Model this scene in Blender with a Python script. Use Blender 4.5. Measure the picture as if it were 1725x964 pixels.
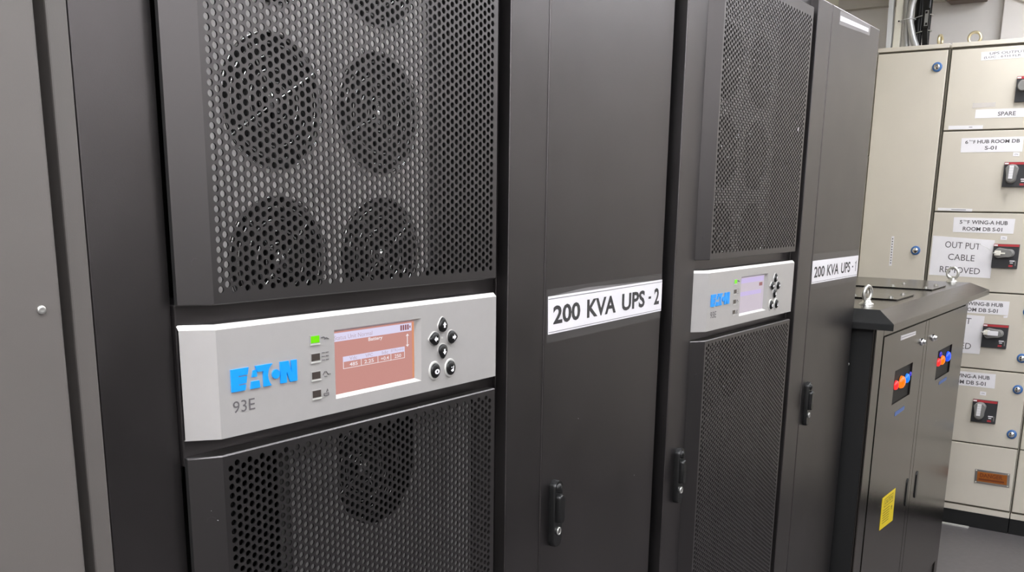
import bpy, bmesh, math, random
from mathutils import Vector, Matrix
random.seed(7)
S = bpy.context.scene
for o in list(bpy.data.objects):
    bpy.data.objects.remove(o)

# ------------------------------------------------------------------ camera
FPX, PW = 1649.757, 1725.0
yaw, pitch, roll = math.radians(55.2662), math.radians(13.26987), math.radians(0.73156)
cy_, sy_, cp_, sp_ = math.cos(yaw), math.sin(yaw), math.cos(pitch), math.sin(pitch)
fwd = Vector((sy_*cp_, cy_*cp_, -sp_)); rgt = Vector((cy_, -sy_, 0)); upv = rgt.cross(fwd)
r2 = math.cos(roll)*rgt + math.sin(roll)*upv
u2 = -math.sin(roll)*rgt + math.cos(roll)*upv
cam_d = bpy.data.cameras.new('camera'); cam = bpy.data.objects.new('camera', cam_d)
S.collection.objects.link(cam)
M4 = Matrix((r2, u2, -fwd)).transposed().to_4x4()
M4.translation = Vector((-0.69056, -0.86916, 1.45134))
cam.matrix_world = M4
cam_d.sensor_width = 36.0; cam_d.lens = 36.0*FPX/PW
cam_d.shift_x = 5.494/PW; cam_d.shift_y = 246.465/PW
cam_d.clip_start = 0.02
S.camera = cam

# ------------------------------------------------------------------ world, exposure
S.view_settings.view_transform = 'Standard'
S.view_settings.look = 'None'
S.view_settings.gamma = 1.0
S.view_settings.use_curve_mapping = False
S.view_settings.exposure = 0.0
W = bpy.data.worlds.new('world'); S.world = W; W.use_nodes = True
W.node_tree.nodes['Background'].inputs[0].default_value = (1, 0.97, 0.94, 1)
W.node_tree.nodes['Background'].inputs[1].default_value = 0.05
LAMP = 24.0            # emission of the added, unseen ceiling panels

# ------------------------------------------------------------------ materials
def s2l(c):
    return tuple((x/255/12.92 if x/255 <= 0.04045 else ((x/255+0.055)/1.055)**2.4) for x in c)
def mat(name, rgb, rough=0.5, metal=0.0, spec=0.5, emit=None, es=0.0, noise=0.0, nscale=30.0, bump=0.0, bscale=900.0, alpha=1.0, coat=0.0, rvar=0.0):
    m = bpy.data.materials.new(name); m.use_nodes = True
    nt = m.node_tree; b = nt.nodes['Principled BSDF']
    col = rgb if isinstance(rgb[0], float) else s2l(rgb)
    b.inputs['Base Color'].default_value = (*col, 1)
    b.inputs['Roughness'].default_value = rough
    b.inputs['Metallic'].default_value = metal
    b.inputs['Specular IOR Level'].default_value = spec
    b.inputs['Alpha'].default_value = alpha
    b.inputs['Coat Weight'].default_value = coat
    if emit is not None:
        b.inputs['Emission Color'].default_value = (*(emit if isinstance(emit[0], float) else s2l(emit)), 1)
        b.inputs['Emission Strength'].default_value = es
    if noise or bump or rvar:
        tc = nt.nodes.new('ShaderNodeTexCoord')
    if noise or rvar:
        n = nt.nodes.new('ShaderNodeTexNoise'); n.inputs['Scale'].default_value = nscale
        n.inputs['Detail'].default_value = 4
        nt.links.new(tc.outputs['Object'], n.inputs['Vector'])
    if noise:
        mr = nt.nodes.new('ShaderNodeMapRange')
        mr.inputs['From Min'].default_value = 0.3; mr.inputs['From Max'].default_value = 0.7
        mr.inputs['To Min'].default_value = 1-noise; mr.inputs['To Max'].default_value = 1+noise
        nt.links.new(n.outputs['Fac'], mr.inputs['Value'])
        mx = nt.nodes.new('ShaderNodeVectorMath'); mx.operation = 'SCALE'
        mx.inputs[0].default_value = col
        nt.links.new(mr.outputs['Result'], mx.inputs['Scale'])
        nt.links.new(mx.outputs['Vector'], b.inputs['Base Color'])
    if rvar:
        mr2 = nt.nodes.new('ShaderNodeMapRange')
        mr2.inputs['From Min'].default_value = 0.3; mr2.inputs['From Max'].default_value = 0.7
        mr2.inputs['To Min'].default_value = rough-rvar; mr2.inputs['To Max'].default_value = rough+rvar
        nt.links.new(n.outputs['Fac'], mr2.inputs['Value'])
        nt.links.new(mr2.outputs['Result'], b.inputs['Roughness'])
    if bump:
        n2 = nt.nodes.new('ShaderNodeTexNoise'); n2.inputs['Scale'].default_value = bscale
        bp = nt.nodes.new('ShaderNodeBump'); bp.inputs['Strength'].default_value = bump
        bp.inputs['Distance'].default_value = 0.0006
        nt.links.new(tc.outputs['Object'], n2.inputs['Vector'])
        nt.links.new(n2.outputs['Fac'], bp.inputs['Height'])
        nt.links.new(bp.outputs['Normal'], b.inputs['Normal'])
    return m
def emis(name, rgb, k):
    return mat(name, (5, 5, 5), 0.25, emit=rgb, es=k)

M = dict(
 paint = mat('charcoal_paint', (0.100, 0.0920, 0.0925), 0.35, metal=0.97, spec=0.5, noise=0.06, nscale=7, bump=0.12, rvar=0.03),
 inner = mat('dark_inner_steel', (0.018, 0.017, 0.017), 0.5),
 grille = mat('charcoal_grille_paint', (0.106, 0.099, 0.0995), 0.36, metal=0.97, spec=0.5),
 plate = mat('galvanised_plate', (0.82, 0.79, 0.77), 0.42, metal=0.1, noise=0.05, nscale=25),
 dplate = mat('grey_plate', (0.30, 0.29, 0.28), 0.5, noise=0.05, nscale=25),
 silver = mat('silver_plastic', (0.405, 0.388, 0.376), 0.36, metal=0.3, noise=0.015, nscale=60, bump=0.05),
 silver2 = mat('bright_trim_and_highlight', (0.54, 0.53, 0.50), 0.35, metal=0.2),  # lighter silver for rings and marks, also for painted highlights on edges
 grey = mat('warm_grey_paint', (0.108, 0.097, 0.090), 0.42, spec=0.5, noise=0.04, nscale=5, bump=0.08),
 chrome = mat('chrome', (0.82, 0.82, 0.82), 0.12, metal=1.0),
 zinc = mat('zinc_plating', (0.66, 0.65, 0.62), 0.3, metal=0.9),
 steel = mat('worn_steel', (0.42, 0.4, 0.38), 0.35, metal=0.9),
 black = mat('black_plastic', (0.008, 0.008, 0.008), 0.26, spec=0.3),
 blackm = mat('matt_black', (0.010, 0.010, 0.010), 0.6, spec=0.3),
 logo = mat('blue_logo', (18, 140, 224), 0.35),
 ink = mat('black_ink', (22, 20, 22), 0.6),
 gink = mat('grey_ink', (88, 84, 86), 0.6),
 paper = mat('white_paper', (0.80, 0.775, 0.80), 0.55, noise=0.02, nscale=20),
 plabel = mat('white_label', (0.78, 0.76, 0.77), 0.4, noise=0.02, nscale=30),
 beige = mat('beige_powder_coat', (0.60, 0.55, 0.47), 0.42, spec=0.4, noise=0.02, nscale=6, bump=0.1, bscale=700),
 bgap = mat('gasket_and_shadow_line', (0.10, 0.088, 0.065), 0.7),
 lblue = mat('blue_latch', (62, 104, 160), 0.35),
 red = mat('red_stripe', (176, 52, 58), 0.45),
 dgrey = mat('switch_plate', (0.035, 0.035, 0.038), 0.4),
 hgrey = mat('switch_handle', (0.20, 0.195, 0.185), 0.45),
 brass = mat('brass', (0.68, 0.59, 0.38), 0.3, metal=0.8),
 amber = mat('amber_plate', (150, 84, 24), 0.4, noise=0.12, nscale=60),
 danger = mat('danger_ink', (110, 48, 14), 0.5),
 yellow = mat('yellow_sticker', (222, 196, 20), 0.45),
 yink = mat('sticker_ink', (112, 98, 18), 0.5),
 stsp = mat('sts_paint', (0.108, 0.098, 0.090), 0.20, metal=0.97, spec=0.5, noise=0.05, nscale=9, bump=0.12),
 wall = mat('wall_paint', (0.66, 0.63, 0.61), 0.8, noise=0.04, nscale=3),
 wallY = mat('yellow_lit_wall', (0.66, 0.62, 0.50), 0.8, noise=0.03, nscale=3),  # yellow light on the back wall put into its colour
 beam = mat('concrete_beam', (0.46, 0.43, 0.39), 0.85, noise=0.06, nscale=5),
 ceil = mat('ceiling_tile', (0.7, 0.69, 0.67), 0.9),
 dark_band = mat('reflected_dark_band', (0.09, 0.088, 0.086), 0.6),
 floor = mat('grey_vinyl', (0.098, 0.090, 0.092), 0.36, noise=0.08, nscale=40),
 flex = mat('flexible_conduit', (0.45, 0.45, 0.45), 0.42, metal=0.5),
 cream = mat('cream_trunking', (0.78, 0.75, 0.66), 0.5, noise=0.03, nscale=20),
 trunk = mat('white_trunking', (0.68, 0.69, 0.70), 0.45),
 brown = mat('brown_tray', (0.11, 0.075, 0.055), 0.6),
 green = emis('green_led', (120, 235, 0), 1.0),
 off = mat('unlit_led', (0.05, 0.04, 0.035), 0.2),
 lred = emis('red_lamp', (255, 50, 50), 1.1),
 lor = emis('orange_lamp', (255, 120, 0), 1.15),
 lbl = emis('blue_lamp', (30, 80, 255), 1.3),
 lbl2 = emis('light_blue_lamp', (20, 130, 255), 1.1),
 lvi = emis('violet_lamp', (70, 60, 220), 0.8),
 dimblue = mat('blue_print', (70, 96, 150), 0.5),
 diff = emis('added_light_face', (247, 250, 255), LAMP),
 lampf = mat('added_lamp_frame', (0.8, 0.8, 0.8), 0.5),
 pink = emis('pink_screen', (206, 148, 140), 0.92),
 lav = emis('lavender_screen', (202, 190, 204), 0.9),
 lbar = emis('screen_bar', (226, 220, 246), 0.95),
 lbar2 = emis('screen_band', (196, 180, 226), 0.95),
 sink = emis('screen_ink', (196, 176, 190), 0.9),
 sline = emis('screen_lines', (246, 236, 240), 0.95),
 sbat = emis('screen_battery', (150, 92, 96), 0.9),
 edge = emis('screen_edge', (222, 150, 110), 0.95),
)
def tape_mat(name, rgb, a, rough):
    m = bpy.data.materials.new(name); m.use_nodes = True
    nt = m.node_tree; b = nt.nodes['Principled BSDF']
    b.inputs['Base Color'].default_value = (*rgb, 1); b.inputs['Roughness'].default_value = rough
    b.inputs['Alpha'].default_value = a
    return m
M['tape'] = tape_mat('clear_tape', (0.25, 0.24, 0.235), 0.12, 0.22)
M['tape2'] = tape_mat('milky_tape', (0.72, 0.68, 0.69), 0.22, 0.5)
M['tape3'] = tape_mat('faded_tape', (0.80, 0.75, 0.74), 0.45, 0.7)

# ------------------------------------------------------------------ mesh helpers
C = S.collection
CAMP = Vector((-0.69056, -0.86916, 1.45134))
class Scale:            # measuring scale of the group of things being built, about the survey point CAMP
    k = 1.0
def xf(p):
    p = Vector(p); return p if Scale.k == 1.0 else CAMP+(p-CAMP)*Scale.k
def zraw(z): return CAMP.z+(z-CAMP.z)/Scale.k
SB, SS = 1.10, 1.015
ZF = CAMP.z*(1-SB)      # floor level
class MB:
    def __init__(s): s.v = []; s.f = []; s.mi = []; s.mats = []; s.smooth = set()
    def m(s, key):
        if key not in s.mats: s.mats.append(key)
        return s.mats.index(key)
    def add(s, vs, fs, key, smooth=False):
        o = len(s.v); k = s.m(key)
        s.v += [tuple(v) for v in vs]
        for f in fs:
            if smooth: s.smooth.add(len(s.f))
            s.f.append(tuple(i+o for i in f)); s.mi.append(k)
    def box(s, x0, x1, y0, y1, z0, z1, key):
        s.add([(x0,y0,z0),(x1,y0,z0),(x1,y1,z0),(x0,y1,z0),(x0,y0,z1),(x1,y0,z1),(x1,y1,z1),(x0,y1,z1)],
              [(0,3,2,1),(4,5,6,7),(0,1,5,4),(1,2,6,5),(2,3,7,6),(3,0,4,7)], key)
    def prism(s, pts, fn, key, n=None):
        # pts: list of 2-D points; fn(p, k) -> 3-D for k in 0, 1
        n = len(pts); a = [fn(p, 0) for p in pts]; b = [fn(p, 1) for p in pts]
        s.add(a+b, [tuple(range(n))[::-1], tuple(range(n, 2*n))] + [(i, (i+1) % n, n+(i+1) % n, n+i) for i in range(n)], key)
    def ring_loft(s, rings, key, cap0=True, cap1=True, smooth=True, close=False):
        n = len(rings[0]); vs = [p for r in rings for p in r]; fs = []
        for k in range(len(rings)-1):
            for i in range(n):
                j = (i+1) % n; fs.append((k*n+i, k*n+j, (k+1)*n+j, (k+1)*n+i))
        if close:
            k = len(rings)-1
            for i in range(n):
                j = (i+1) % n; fs.append((k*n+i, k*n+j, j, i))
        s.add(vs, fs, key, smooth)
        if not close:
            if cap0: s.add(rings[0], [tuple(range(n))[::-1]], key)
            if cap1: s.add(rings[-1], [tuple(range(n))], key)
    def lathe(s, c, axis, prof, key, n=20, sx=1.0):
        # prof: (radius, distance along axis)
        ax = Vector(axis).normalized(); a = ax.orthogonal().normalized() if abs(ax.z) < .9 else Vector((1,0,0))
        if abs(ax.z) < .9: a = Vector((0,0,1))
        b = ax.cross(a); c = Vector(c)
        rings = [[c+ax*d+(a*math.cos(2*math.pi*i/n)+b*math.sin(2*math.pi*i/n)*sx)*max(r, 1e-5) for i in range(n)] for r, d in prof]
        s.ring_loft(rings, key)
    def cyl(s, c, axis, r, h, key, n=16):
        s.lathe(c, axis, [(r, 0), (r, h)], key, n)
    def tube(s, pts, r, key, n=8, closed=False, rfun=None):
        P = [Vector(p) for p in pts]; rings = []; up = None
        for i, p in enumerate(P):
            if closed: t = (P[(i+1) % len(P)]-P[i-1]).normalized()
            else: t = (P[min(i+1, len(P)-1)]-P[max(i-1, 0)]).normalized()
            if up is None:
                up = t.orthogonal().normalized()
            up = (up - t*up.dot(t)).normalized(); b = t.cross(up)
            rr = rfun(i) if rfun else r
            rings.append([p+(up*math.cos(2*math.pi*k/n)+b*math.sin(2*math.pi*k/n))*rr for k in range(n)])
        s.ring_loft(rings, key, close=closed)
    def torus(s, c, nrm, R, r, key, n=32, m=8, a0=0, a1=2*math.pi):
        nv = Vector(nrm).normalized(); a = Vector((0,0,1)) if abs(nv.z) < .9 else Vector((1,0,0))
        a = (a-nv*a.dot(nv)).normalized(); b = nv.cross(a); c = Vector(c)
        s.tube([c+(a*math.cos(2*math.pi*i/n)+b*math.sin(2*math.pi*i/n))*R for i in range(n)], r, key, m, closed=True)
    def build(s, name, parent=None, origin=None, bevel=0.0, seg=2, local=False):
        if parent is not None and not local: off = root_loc(parent)
        elif origin is not None: off = xf(origin)
        else: off = Vector((0, 0, 0))
        me = bpy.data.meshes.new(name)
        me.from_pydata(s.v if local else [tuple(xf(v)-off) for v in s.v], [], s.f)
        for k in s.mats: me.materials.append(M[k])
        me.polygons.foreach_set('material_index', s.mi)
        sm = [i in s.smooth for i in range(len(s.f))]
        me.polygons.foreach_set('use_smooth', sm)
        if len(s.f) < 20000:
            bm = bmesh.new(); bm.from_mesh(me); bmesh.ops.recalc_face_normals(bm, faces=bm.faces); bm.to_mesh(me); bm.free()
        me.update()
        o = bpy.data.objects.new(name, me); C.objects.link(o)
        if parent is not None:
            o.parent = parent
            if local and parent.type == 'EMPTY': o.location = (0, 0, -parent.location.z)
        elif origin is not None: o.location = xf(origin)
        if bevel:
            bv = o.modifiers.new('bevel', 'BEVEL'); bv.width = bevel; bv.segments = seg; bv.limit_method = 'ANGLE'
            bv.angle_limit = math.radians(40); bv.harden_normals = False
        return o
def root_loc(o):
    L = Vector((0, 0, 0))
    while o is not None:
        L += Vector(o.location); o = o.parent
    return L
def tag(o, label, cat, group=None):
    o['label'] = label; o['category'] = cat
    if group: o['group'] = group
    return o
def thing(name, loc, label, cat, group=None):
    o = bpy.data.objects.new(name, None); o.empty_display_size = 0.1; C.objects.link(o); o.location = xf(loc)
    return tag(o, label, cat, group)
def struct(o):
    o['kind'] = 'structure'; return o
def share(name, src, parent, loc=(0, 0, 0), rot=None):
    o = src.copy(); o.name = name; C.objects.link(o); o.parent = parent; o.location = loc
    if parent.type == 'EMPTY': o.location.z -= parent.location.z
    if rot is not None: o.rotation_euler = rot
    return o

_tc = {}
def glyphs(txt, bold=0.0):
    k = (txt, bold)
    if k in _tc: return _tc[k]
    cu = bpy.data.curves.new('txt', 'FONT'); cu.body = txt; cu.offset = bold; cu.resolution_u = 3; cu.fill_mode = 'FRONT'
    ob = bpy.data.objects.new('txt', cu); C.objects.link(ob)
    dg = bpy.context.evaluated_depsgraph_get(); me = bpy.data.meshes.new_from_object(ob.evaluated_get(dg))
    vs = [(v.co.x, v.co.y) for v in me.vertices]; fs = [tuple(p.vertices) for p in me.polygons]
    bpy.data.objects.remove(ob); bpy.data.curves.remove(cu); bpy.data.meshes.remove(me)
    xs = [v[0] for v in vs]; ys = [v[1] for v in vs]
    x0, x1, y0, y1 = min(xs), max(xs), min(ys), max(ys)
    _tc[k] = ([((x-x0)/(x1-x0), (y-y0)/(y1-y0)) for x, y in vs], fs)
    return _tc[k]
def text(mb, txt, s0, s1, t0, t1, fn, key, bold=0.0, rot=0):
    # fn maps (s, t) to 3-D
    g, fs = glyphs(txt, bold)
    mb.add([fn(s0+(s1-s0)*x, t0+(t1-t0)*y) for x, y in g], fs, key)
def bil(cs, plane, d):
    # corners TL, TR, BR, BL as (u, v); plane 'y' (u = x) or 'x' (u = y); d the other coordinate
    TL, TR, BR, BL = cs
    def fn(s, t, dd=0.0):
        u = (TL[0]*(1-s)+TR[0]*s)*t+(BL[0]*(1-s)+BR[0]*s)*(1-t)
        v = (TL[1]*(1-s)+TR[1]*s)*t+(BL[1]*(1-s)+BR[1]*s)*(1-t)
        return (u, d+dd, v) if plane == 'y' else (d+dd, u, v)
    return fn
def qrect(mb, fn, s0, s1, t0, t1, key, d0=0.0, d1=None):
    if d1 is None:
        mb.add([fn(s0, t0, d0), fn(s1, t0, d0), fn(s1, t1, d0), fn(s0, t1, d0)], [(0, 1, 2, 3)], key)
    else:
        a = [fn(s0, t0, d0), fn(s1, t0, d0), fn(s1, t1, d0), fn(s0, t1, d0)]
        b = [fn(s0, t0, d1), fn(s1, t0, d1), fn(s1, t1, d1), fn(s0, t1, d1)]
        mb.add(a+b, [(0,1,2,3), (7,6,5,4), (0,4,5,1), (1,5,6,2), (2,6,7,3), (3,7,4,0)], key)
def sign(name, cs, plane, d, label, cat, texts, group=None, key='paper', ink='ink', lines=(), th=0.0009, bold=0.0, tape=None, extra=None):
    u = [c[0] for c in cs]; v = [c[1] for c in cs]
    cu, cv = sum(u)/4, sum(v)/4
    loc = (cu, d, cv) if plane == 'y' else (d, cu, cv)
    r = thing(name, loc, label, cat, group)
    fn = bil(cs, plane, d)
    b = MB(); qrect(b, fn, 0, 1, 0, 1, key, -th, None if key.startswith('tape') else 0.0); b.build('sheet', r)
    b = MB(); f2 = lambda s, t: fn(s, t, -th-0.0003)
    for tx in texts:
        text(b, tx[0], tx[1], tx[2], tx[3], tx[4], f2, ink, tx[5] if len(tx) > 5 else bold)
    for (s0, s1, t0, t1) in lines: qrect(b, fn, s0, s1, t0, t1, ink, -th-0.0003)
    if b.f: b.build('lettering', r)
    if tape:
        b = MB(); s0, s1, t0, t1 = tape
        qrect(b, fn, s0, s1, t0, t1, 'tape', -th-0.0008); b.build('clear_tape', r)
    if extra: extra(r, fn, th)
    return r

# ------------------------------------------------------------------ room shell
XW, YB = 4.62, 0.80
def plane_box(name, *a):
    b = MB(); b.box(*a); return struct(b.build(name))
Scale.k = SB
XWW, YBW = xf((XW, YB, 0)).x, xf((XW, YB, 0)).y; Scale.k = 1.0
CZ = 2.75
plane_box('floor', -2.6, XWW+.1, -3.1, YBW+.1, ZF-.1, ZF, 'floor')
plane_box('ceiling', -2.6, XWW+.1, -3.1, YBW+.1, CZ, CZ+.1, 'ceil')
plane_box('wall_back', -2.6, XWW, YBW, YBW+0.1, ZF, CZ, 'wallY')
plane_box('wall_right', XWW, XWW+0.1, -3.1, YBW+0.1, ZF, CZ, 'wall')
plane_box('wall_left', -2.6, -2.5, -3.0, YBW, ZF, CZ, 'wall')
plane_box('wall_front', -2.6, XWW, -3.1, -3.0, ZF, CZ, 'wall')
plane_box('reflection_band', -2.5, XWW, -3.0, -2.94, ZF, 1.45, 'dark_band')  # unseen dark band added for the metal to reflect
Scale.k = SB
plane_box('trim_1', XW-0.05, XW, 0.30, YB, 2.405, 2.62, 'beam')
plane_box('trim_2', XW-0.06, XW, -2.0, 0.035, 0.0, 2.62, 'wall')
plane_box('tile_edge_highlight', 4.085, 4.10, -0.16, 0.30, 0.0, 0.006, 'silver2')  # bright strip painted as the highlight on a floor tile edge
Scale.k = 1.0
for i, (lx, ly) in enumerate([(x, y) for y in (-0.75, -2.55) for x in (-1.9, -0.6, 0.7, 2.0)]+[(-1.25, -0.35), (-2.2, -0.3), (-2.2, -1.0), (4.10, -0.40), (3.4, -1.7), (4.5, -2.0)]):
    r = thing('added_ceiling_light', (lx, ly, CZ), 'added square ceiling light panel, out of view above the aisle', 'light', 'added ceiling light panels')
    b = MB(); h = 0.31  # panels out of view, added to light the metal and walls
    for a in ((-h, h, -h, -h+.02), (-h, h, h-.02, h), (-h, -h+.02, -h+.02, h-.02), (h-.02, h, -h+.02, h-.02)):
        b.box(lx+a[0], lx+a[1], ly+a[2], ly+a[3], CZ-.015, CZ, 'lampf')
    b.build('frame', r)
    b = MB(); b.box(lx-h+.02, lx+h-.02, ly-h+.02, ly+h-.02, CZ-.01, CZ-.001, 'diff'); b.build('added_light_face', r)

# ------------------------------------------------------------------ UPS cabinets
D = 0.0272
ZB, ZT = 1.1882, 1.3162            # control panel
ULO, UHI = 1.3375, 1.9087          # upper grille door
LLO, LHI = 0.15, 1.1692            # lower grille door
WD = 0.525                         # door width
def perforated(name, x0, z0, ncol, nrow, px, pz, r, th=0.0022):
    vs = []; fs = []; pr = [0, 30, 60, 90, 120, 150, 180, 210, 240, 270, 300, 330]
    out = [(.5,0),(.5,.25),(.5,.5),(0,.5),(-.5,.5),(-.5,.25),(-.5,0),(-.5,-.25),(-.5,-.5),(0,-.5),(.5,-.5),(.5,-.25)]
    hol = [(math.cos(math.radians(a))*r, math.sin(math.radians(a))*r) for a in pr]
    for i in range(ncol):
        cx = x0+(i+.5)*px
        for j in range(nrow):
            cz = z0+(j+.5+(0.5 if i % 2 else 0.0))*pz
            o = len(vs)
            vs += [(cx+a*px, 0.0, cz+b*pz) for a, b in out]
            vs += [(cx+a, 0.0, cz+b) for a, b in hol]
            vs += [(cx+a, th, cz+b) for a, b in hol]
            for k in range(12):
                n = (k+1) % 12
                fs.append((o+k, o+12+k, o+12+n, o+n)); fs.append((o+12+k, o+24+k, o+24+n, o+12+n))
        # half-cell closing the stagger
        za = z0 if i % 2 else z0+nrow*pz
        o = len(vs)
        vs += [(cx-px/2, 0, za), (cx+px/2, 0, za), (cx+px/2, 0, za+pz/2), (cx-px/2, 0, za+pz/2)]
        fs.append((o, o+1, o+2, o+3))
    b = MB(); b.add(vs, fs, 'grille'); return b
PX, PZ = 0.00925, 0.0107
NC = 55; GX0 = 0.0062; GX1 = GX0+NC*PX
UR = 50; UG0 = 1.3485; UG1 = UG0+(UR+.5)*PZ
LR = 90; LG1 = 1.1625; LG0 = LG1-(LR+.5)*PZ
def door_frame(z0, z1, g0, g1):
    b = MB(); ch = 0.0016; xr = WD; k = 'grille'
    # border of the sheet
    b.add([(0,0,z0+ch),(xr-ch,0,z0+ch),(xr-ch,0,g0),(0,0,g0)], [(0,1,2,3)], k)
    b.add([(0,0,g1),(xr-ch,0,g1),(xr-ch,0,z1-ch),(0,0,z1-ch)], [(0,1,2,3)], k)
    b.add([(0,0,g0),(GX0,0,g0),(GX0,0,g1),(0,0,g1)], [(0,1,2,3)], k)
    b.add([(GX1,0,g0),(xr-ch,0,g0),(xr-ch,0,g1),(GX1,0,g1)], [(0,1,2,3)], k)
    # rounded outer edges and returns
    L0 = [(-0.032,0.020),(0,0)]
    for (za, zb, zc) in ((z0+ch, z0, 0), (z1-ch, z1, 0)):
        y2 = 0.0016
        b.add([(-.032,.020,za),(0,0,za),(xr-ch,0,za),(xr-ch,y2,zb),(0,y2,zb),(-.032,.0225,zb)], [(0,1,4,5),(1,2,3,4)], k)
        b.add([(-.032,.0225,zb),(0,y2,zb),(xr-ch,y2,zb),(xr,y2+ch,zb),(xr,.016,zb),(-.032,.026,zb)], [(0,1,2,3,4,5)], k)
    b.add([(xr-ch,0,z0+ch),(xr,ch,z0+ch),(xr,ch,z1-ch),(xr-ch,0,z1-ch)], [(0,1,2,3)], k)
    b.add([(xr,ch,z0),(xr,.016,z0),(xr,.016,z1),(xr,ch,z1)], [(0,1,2,3)], k)
    b.add([(-.032,.020,z0+ch),(0,0,z0+ch),(0,0,z1-ch),(-.032,.020,z1-ch)], [(0,1,2,3)], k)
    b.add([(-.032,.020,z0),(-.030,.028,z0),(-.030,.028,z1),(-.032,.020,z1)], [(0,1,2,3)], 'inner')  # near-black return, shade of the door gap put into its colour
    return b

# fan with blades, and its wire guard, both centred on the origin facing -Y
def fan_mesh(R=0.074):
    b = MB(); n = 32
    prof = [(R+.003, 0.0), (R+.003, .03), (R-.002, .03), (R-.004, .002), (R+.003, 0.0)]
    b.lathe((0, .003, 0), (0, 1, 0), prof, 'black', n)
    b.lathe((0, .008, 0), (0, 1, 0), [(.0, 0), (.026, 0), (.028, .004), (.028, .028)], 'black', 24)
    for k in range(7):
        a = 2*math.pi*k/7
        rows = []
        for t in range(5):
            rr = .027+(R-.034)*t/4; da = .25*t/4
            w = .018+.009*t/4
            ca, sa = math.cos(a+da), math.sin(a+da)
            tx, tz = -sa, ca
            rows.append(((rr*ca-tx*w, .012, rr*sa-tz*w), (rr*ca+tx*w, .028, rr*sa+tz*w)))
        vs = [p for q in rows for p in q]
        b.add(vs, [(2*i, 2*i+1, 2*i+3, 2*i+2) for i in range(4)], 'black', True)
    return b
def guard_mesh(R=0.076):
    b = MB()
    for r in (.022, .036, .050, .064, R): b.torus((0, -.004, 0), (0, 1, 0), r, .0011, 'chrome', 36, 6)
    for k in range(4):
        a = math.pi/4+k*math.pi/2
        b.tube([(math.cos(a)*.012, -.0055, math.sin(a)*.012), (math.cos(a)*(R+.006), -.0055, math.sin(a)*(R+.006))], .0014, 'chrome', 6)
    b.lathe((0, -.006, 0), (0, 1, 0), [(0, 0), (.013, 0), (.013, .002)], 'chrome', 16)
    return b
def plate_with_holes(x0, x1, z0, z1, y, holes, R, key, th=0.0015):
    # rows of square cells with a round hole each, the rest filled with strips
    b = MB(); n = 32
    xs = sorted(set(h[0] for h in holes)); zs = sorted(set(h[1] for h in holes))
    h = R+.006
    def rect(a, c, e, f): 
        if c-a > 1e-5 and f-e > 1e-5: b.add([(a,y,e),(c,y,e),(c,y,f),(a,y,f)], [(0,1,2,3)], key)
    zl = z0
    for z in zs:
        rect(x0, x1, zl, z-h); xl = x0
        for x in xs:
            rect(xl, x-h, z-h, z+h); xl = x+h
            vs = []; fs = []
            for k in range(n):
                a = 2*math.pi*(k+.5)/n; ca, sa = math.cos(a), math.sin(a); q = h/max(abs(ca), abs(sa))
                vs += [(x+ca*q, y, z+sa*q), (x+ca*R, y, z+sa*R), (x+ca*R, y+.006, z+sa*R)]
            for k in range(n):
                m = (k+1) % n
                fs += [(3*k, 3*k+1, 3*m+1, 3*m), (3*k+1, 3*k+2, 3*m+2, 3*m+1)]
            for k in range(n):           # square corners
                m = (k+1) % n
                p, q = vs[3*k], vs[3*m]
                if abs(p[0]-q[0]) > 1e-6 and abs(p[2]-q[2]) > 1e-6:
                    cxx = x+h*(1 if p[0]+q[0] > 2*x else -1); czz = z+h*(1 if p[2]+q[2] > 2*z else -1)
                    b.add([p, q, (cxx, y, czz)], [(0, 1, 2)], key)
            b.add(vs, fs, key)
        rect(xl, x1, z-h, z+h); zl = z+h
    rect(x0, x1, zl, z1)
    return b

LOGO = [
 ([(0,1),(.255,1),(.235,.68),(.1,.68),(.1,.62),(.228,.62),(.212,.31),(.1,.31),(.1,.25),(.208,.25),(.195,0),(.0,0)]),
 ([(.30,.52),(.325,.82),(.37,.82),(.375,.52)]),
 ([(.27,0),(.292,.33),(.405,.33),(.415,0)]),
 ([(.355,1),(.618,1),(.572,.85),(.548,.7),(.537,.5),(.545,.3),(.562,.15),(.59,0),(.472,0),(.472,.72),(.385,.72)]),
 ([(.665+.058*math.cos(2*math.pi*k/20), .48+.22*math.sin(2*math.pi*k/20)) for k in range(20)]),
 ([(.735,1),(.868,1),(.912,.42),(.912,1),(1,1),(1,0),(.885,0),(.832,.5),(.828,0),(.735,0)]),
]
def logo_mesh():
    b = MB(); x0, x1, z0, z1 = .0168, .1150, ZB+.0510, ZB+.0765
    for pts in LOGO:
        b.prism([(x0+(x1-x0)*p[0], z0+(z1-z0)*p[1]) for p in pts], lambda p, k: (p[0], -.0018*k, p[1]), 'logo')
    return b
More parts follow.
